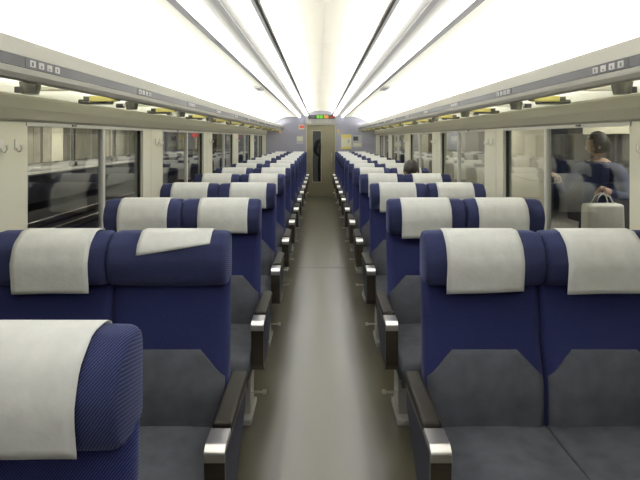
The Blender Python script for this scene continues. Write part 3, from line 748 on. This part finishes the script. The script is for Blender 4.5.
person((0.09, Y1+0.75, 0.0), PI, standing({'l': ((-0.26, 0.02, 1.12), (-0.24, -0.08, 0.88)), 'r': ((0.25, 0.02, 1.12), (0.16, -0.16, 1.00))}), 'coat_black', 'person in black coat standing behind the narrow door window', pitch=0.1)
PLAT = -0.20
person((2.62, 4.75, PLAT), -0.9, standing({'l': ((-0.30, -0.10, 1.15), (-0.22, -0.33, 1.28)), 'r': ((0.27, -0.06, 1.14), (0.21, -0.28, 1.20))}), 'coat_navy', 'person in navy jacket on the platform outside the nearest right window', pitch=0.15, yaw=-1.15)
# white carrier bag held by the person outside
bg = empty('carrier_bag', (2.44, 4.36, 0.55)); tag(bg, 'white carrier bag held by the person outside the right window', 'bag')
bm = bmesh.new(); add_box(bm, -0.17, 0.17, -0.07, 0.07, 0.0, 0.36, 0.03, 3)
for v in bm.verts: v.co.x *= 1-0.25*max(0, v.co.z-0.15); v.co.y += 0.012*math.sin(v.co.z*20+v.co.x*15)
link_mesh('bag_body', bm_mesh('bag_body', bm), 'bag', bg, smooth=True)
for q in (-0.05, 0.05):
    tube('bag_handle', 'bag', [(-0.08, q, 0.34), (-0.05, q*0.6, 0.42), (0.0, q*0.3, 0.45), (0.05, q*0.6, 0.42), (0.08, q, 0.34)], 0.006, bg, 8)

# ------------------------------------------------------------------ station outside, left: tracks and a far platform
g = box('ground_left', 'ballast', -11.6, -1.7, -10, 110, -1.5, -1.15); tag(g, 'dark ballast track bed outside the left windows', kind='structure')
for x in (-3.4, -4.47, -7.4, -8.47):
    o = extrude_y('rail', 'steel', [(x-0.035, -1.0), (x+0.035, -1.0), (x+0.02, -1.03), (x+0.02, -1.10), (x+0.07, -1.15), (x-0.07, -1.15), (x-0.02, -1.10), (x-0.02, -1.03)], -10, 110)
    tag(o, '%s steel rail outside the left windows' % {-3.4: 'nearest', -4.47: 'second nearest', -7.4: 'third nearest', -8.47: 'farthest'}[x], 'rail', 'rails outside')
pf = box('platform_left', 'concrete', -17.0, -11.7, -10, 110, -1.5, -0.06); tag(pf, 'far platform across the tracks on the left', kind='structure')
box('platform_edge', 'concrete_pale', -12.6, -11.6, -10, 110, -0.06, 0.0, pf)
wl = box('wall_station_left', 'fence_dark', -17.2, -17.0, -10, 110, -0.1, 4.5); tag(wl, 'panelled wall at the back of the far left platform', kind='structure')
rnd = random.Random(11); y = 14.0
while y < 100:
    wd = rnd.uniform(0.3, 1.1)*(1+y/60); m_ = rnd.choice(['fence', 'fence', 'station_wall', 'fence_dark', 'concrete_pale'])
    box('wall_panel', m_, -17.0, -16.95, y, y+wd, 0.0, rnd.uniform(2.2, 3.4), wl)
    y += wd + rnd.choice([0.05, 0.05, 0.3])
for i, y in enumerate((22, 27.5, 33, 44, 60, 80)):
    p = empty('platform_post', (-13.6, y, -0.06)); tag(p, '%s dark canopy post on the far left platform' % ['nearest', 'second', 'third', 'fourth', 'fifth', 'farthest'][i], 'post', 'canopy posts')
    box('post_shaft', 'post', -0.09, 0.09, -0.09, 0.09, 0, 3.6, p, bev=0.01); box('post_base', 'concrete', -0.16, 0.16, -0.16, 0.16, 0, 0.25, p, bev=0.01)
def station_lamp(loc, label, L=1.6, power=60):
    t = empty('station_lamp', loc); tag(t, label, 'lamp', 'station lamps')
    box('lamp_case', 'post', -0.10, 0.10, -L/2, L/2, 0.03, 0.09, t); box('lamp_tube', 'lamp_out', -0.05, 0.05, -L/2+0.03, L/2-0.03, 0.0, 0.03, t)
    box('lamp_stem', 'post', -0.015, 0.015, -0.015, 0.015, 0.09, 0.9, t)
    d = bpy.data.lights.new('station_lamp_light', 'AREA'); d.shape = 'RECTANGLE'; d.size = 0.2; d.size_y = L; d.energy = power*STATION; d.color = (1.0, 0.95, 0.85)
    lo = bpy.data.objects.new('lamp_light', d); COL.objects.link(lo); lo.parent = t; lo.location = (0, 0, -0.01)
for i, y in enumerate((20, 26, 32, 40, 52, 70)):
    station_lamp((-14.6, y, 2.75), '%s tube lamp over the far left platform' % ['nearest', 'second', 'third', 'fourth', 'fifth', 'farthest'][i], 2.0, 300)
for i, (x, y, z) in enumerate(((-6.0, 24.5, 1.62), (-6.0, 36, 1.62))):
    sg = empty('lit_sign', (x, y, z)); tag(sg, '%s small red lit sign outside the left windows' % ['nearer', 'farther'][i], 'sign', 'red lit signs')
    box('sign_face', 'led_red_sign', -0.3, 0.3, -0.03, 0.03, -0.10, 0.10, sg); box('sign_post', 'post', -0.04, 0.04, 0.03, 0.10, -2.77, 0.15, sg)

# ------------------------------------------------------------------ station outside, right: the platform alongside
pr_ = box('platform_right', 'concrete', 1.62, 8.0, -10, 70, -1.5, PLAT); tag(pr_, 'platform alongside the right windows', kind='structure')
box('platform_edge', 'concrete_pale', 1.60, 2.0, -10, 70, PLAT, PLAT+0.002, pr_)
wr = box('wall_station_right', 'station_wall', 4.7, 4.74, 10.3, 70, PLAT, 4.0); tag(wr, 'cream station wall seen through the right windows', kind='structure')
y = 10.3
rnd = random.Random(5); k = 0
while y < 60:
    box('wall_panel', 'station_wall', 4.67, 4.7, y+0.02, y+1.98, PLAT+0.75, 3.4, wr, bev=0.004, seg=1)
    box('wall_panel', 'station_wall', 4.66, 4.7, y+0.02, y+1.98, PLAT, PLAT+0.73, wr, bev=0.004, seg=1)
    y += 2.0; k += 1
for i, (y, h0, h1, m_) in enumerate(((13.2, 1.0, 1.9, 'fence'), (17.0, 1.1, 1.9, 'poster_grey'), (20.0, 0.9, 1.8, 'coat_brown'), (25.0, 1.0, 2.0, 'fence'), (31.0, 1.0, 2.0, 'poster_grey'))):
    p = empty('wall_poster', (4.66, y, 0)); tag(p, '%s poster on the cream station wall outside' % ['nearest', 'second', 'third', 'fourth', 'farthest'][i], 'poster', 'posters on station wall')
    box('poster_frame', 'alu', -0.02, 0.008, -0.04, 1.54, h0-0.04, h1+0.04, p); box('poster_sheet', m_, -0.024, -0.02, 0.0, 1.5, h0, h1, p)
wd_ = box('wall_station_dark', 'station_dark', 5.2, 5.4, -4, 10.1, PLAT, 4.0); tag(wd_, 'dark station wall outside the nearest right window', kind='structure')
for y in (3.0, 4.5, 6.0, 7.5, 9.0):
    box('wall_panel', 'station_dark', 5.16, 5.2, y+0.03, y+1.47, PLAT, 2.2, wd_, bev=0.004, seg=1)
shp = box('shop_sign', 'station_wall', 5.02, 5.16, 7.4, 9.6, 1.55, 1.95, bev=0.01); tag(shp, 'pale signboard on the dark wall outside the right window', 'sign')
for i, y in enumerate((10.0, 22.0)):
    p = empty('platform_post', (3.6, y, PLAT)); tag(p, '%s dark post on the right platform' % ['nearer', 'farther'][i], 'post', 'right platform posts')
    box('post_shaft', 'post', -0.07, 0.07, -0.07, 0.07, 0, 3.6, p, bev=0.01); box('post_base', 'concrete', -0.14, 0.14, -0.14, 0.14, 0, 0.2, p, bev=0.01)
for i, y in enumerate((4.0, 8.6, 13.0, 17.5, 23, 30, 40)):
    station_lamp((3.7, y, 2.7), '%s tube lamp over the right platform' % ['nearest', 'second', 'third', 'fourth', 'fifth', 'sixth', 'farthest'][i], 1.6, 130 if i == 0 else 115)  # the nearest one is added to brighten the carrier bag and platform

for nm, x0, x1, y0, y1, lb in (('canopy_left', -17.0, -12.4, -10, 110, 'left'), ('canopy_right', 2.6, 8.0, -10, 70, 'right')):
    c = box('roof_'+nm, 'fence_dark', x0, x1, y0, y1, 3.58, 3.75); tag(c, 'dark platform canopy outside the %s windows' % lb, kind='structure')
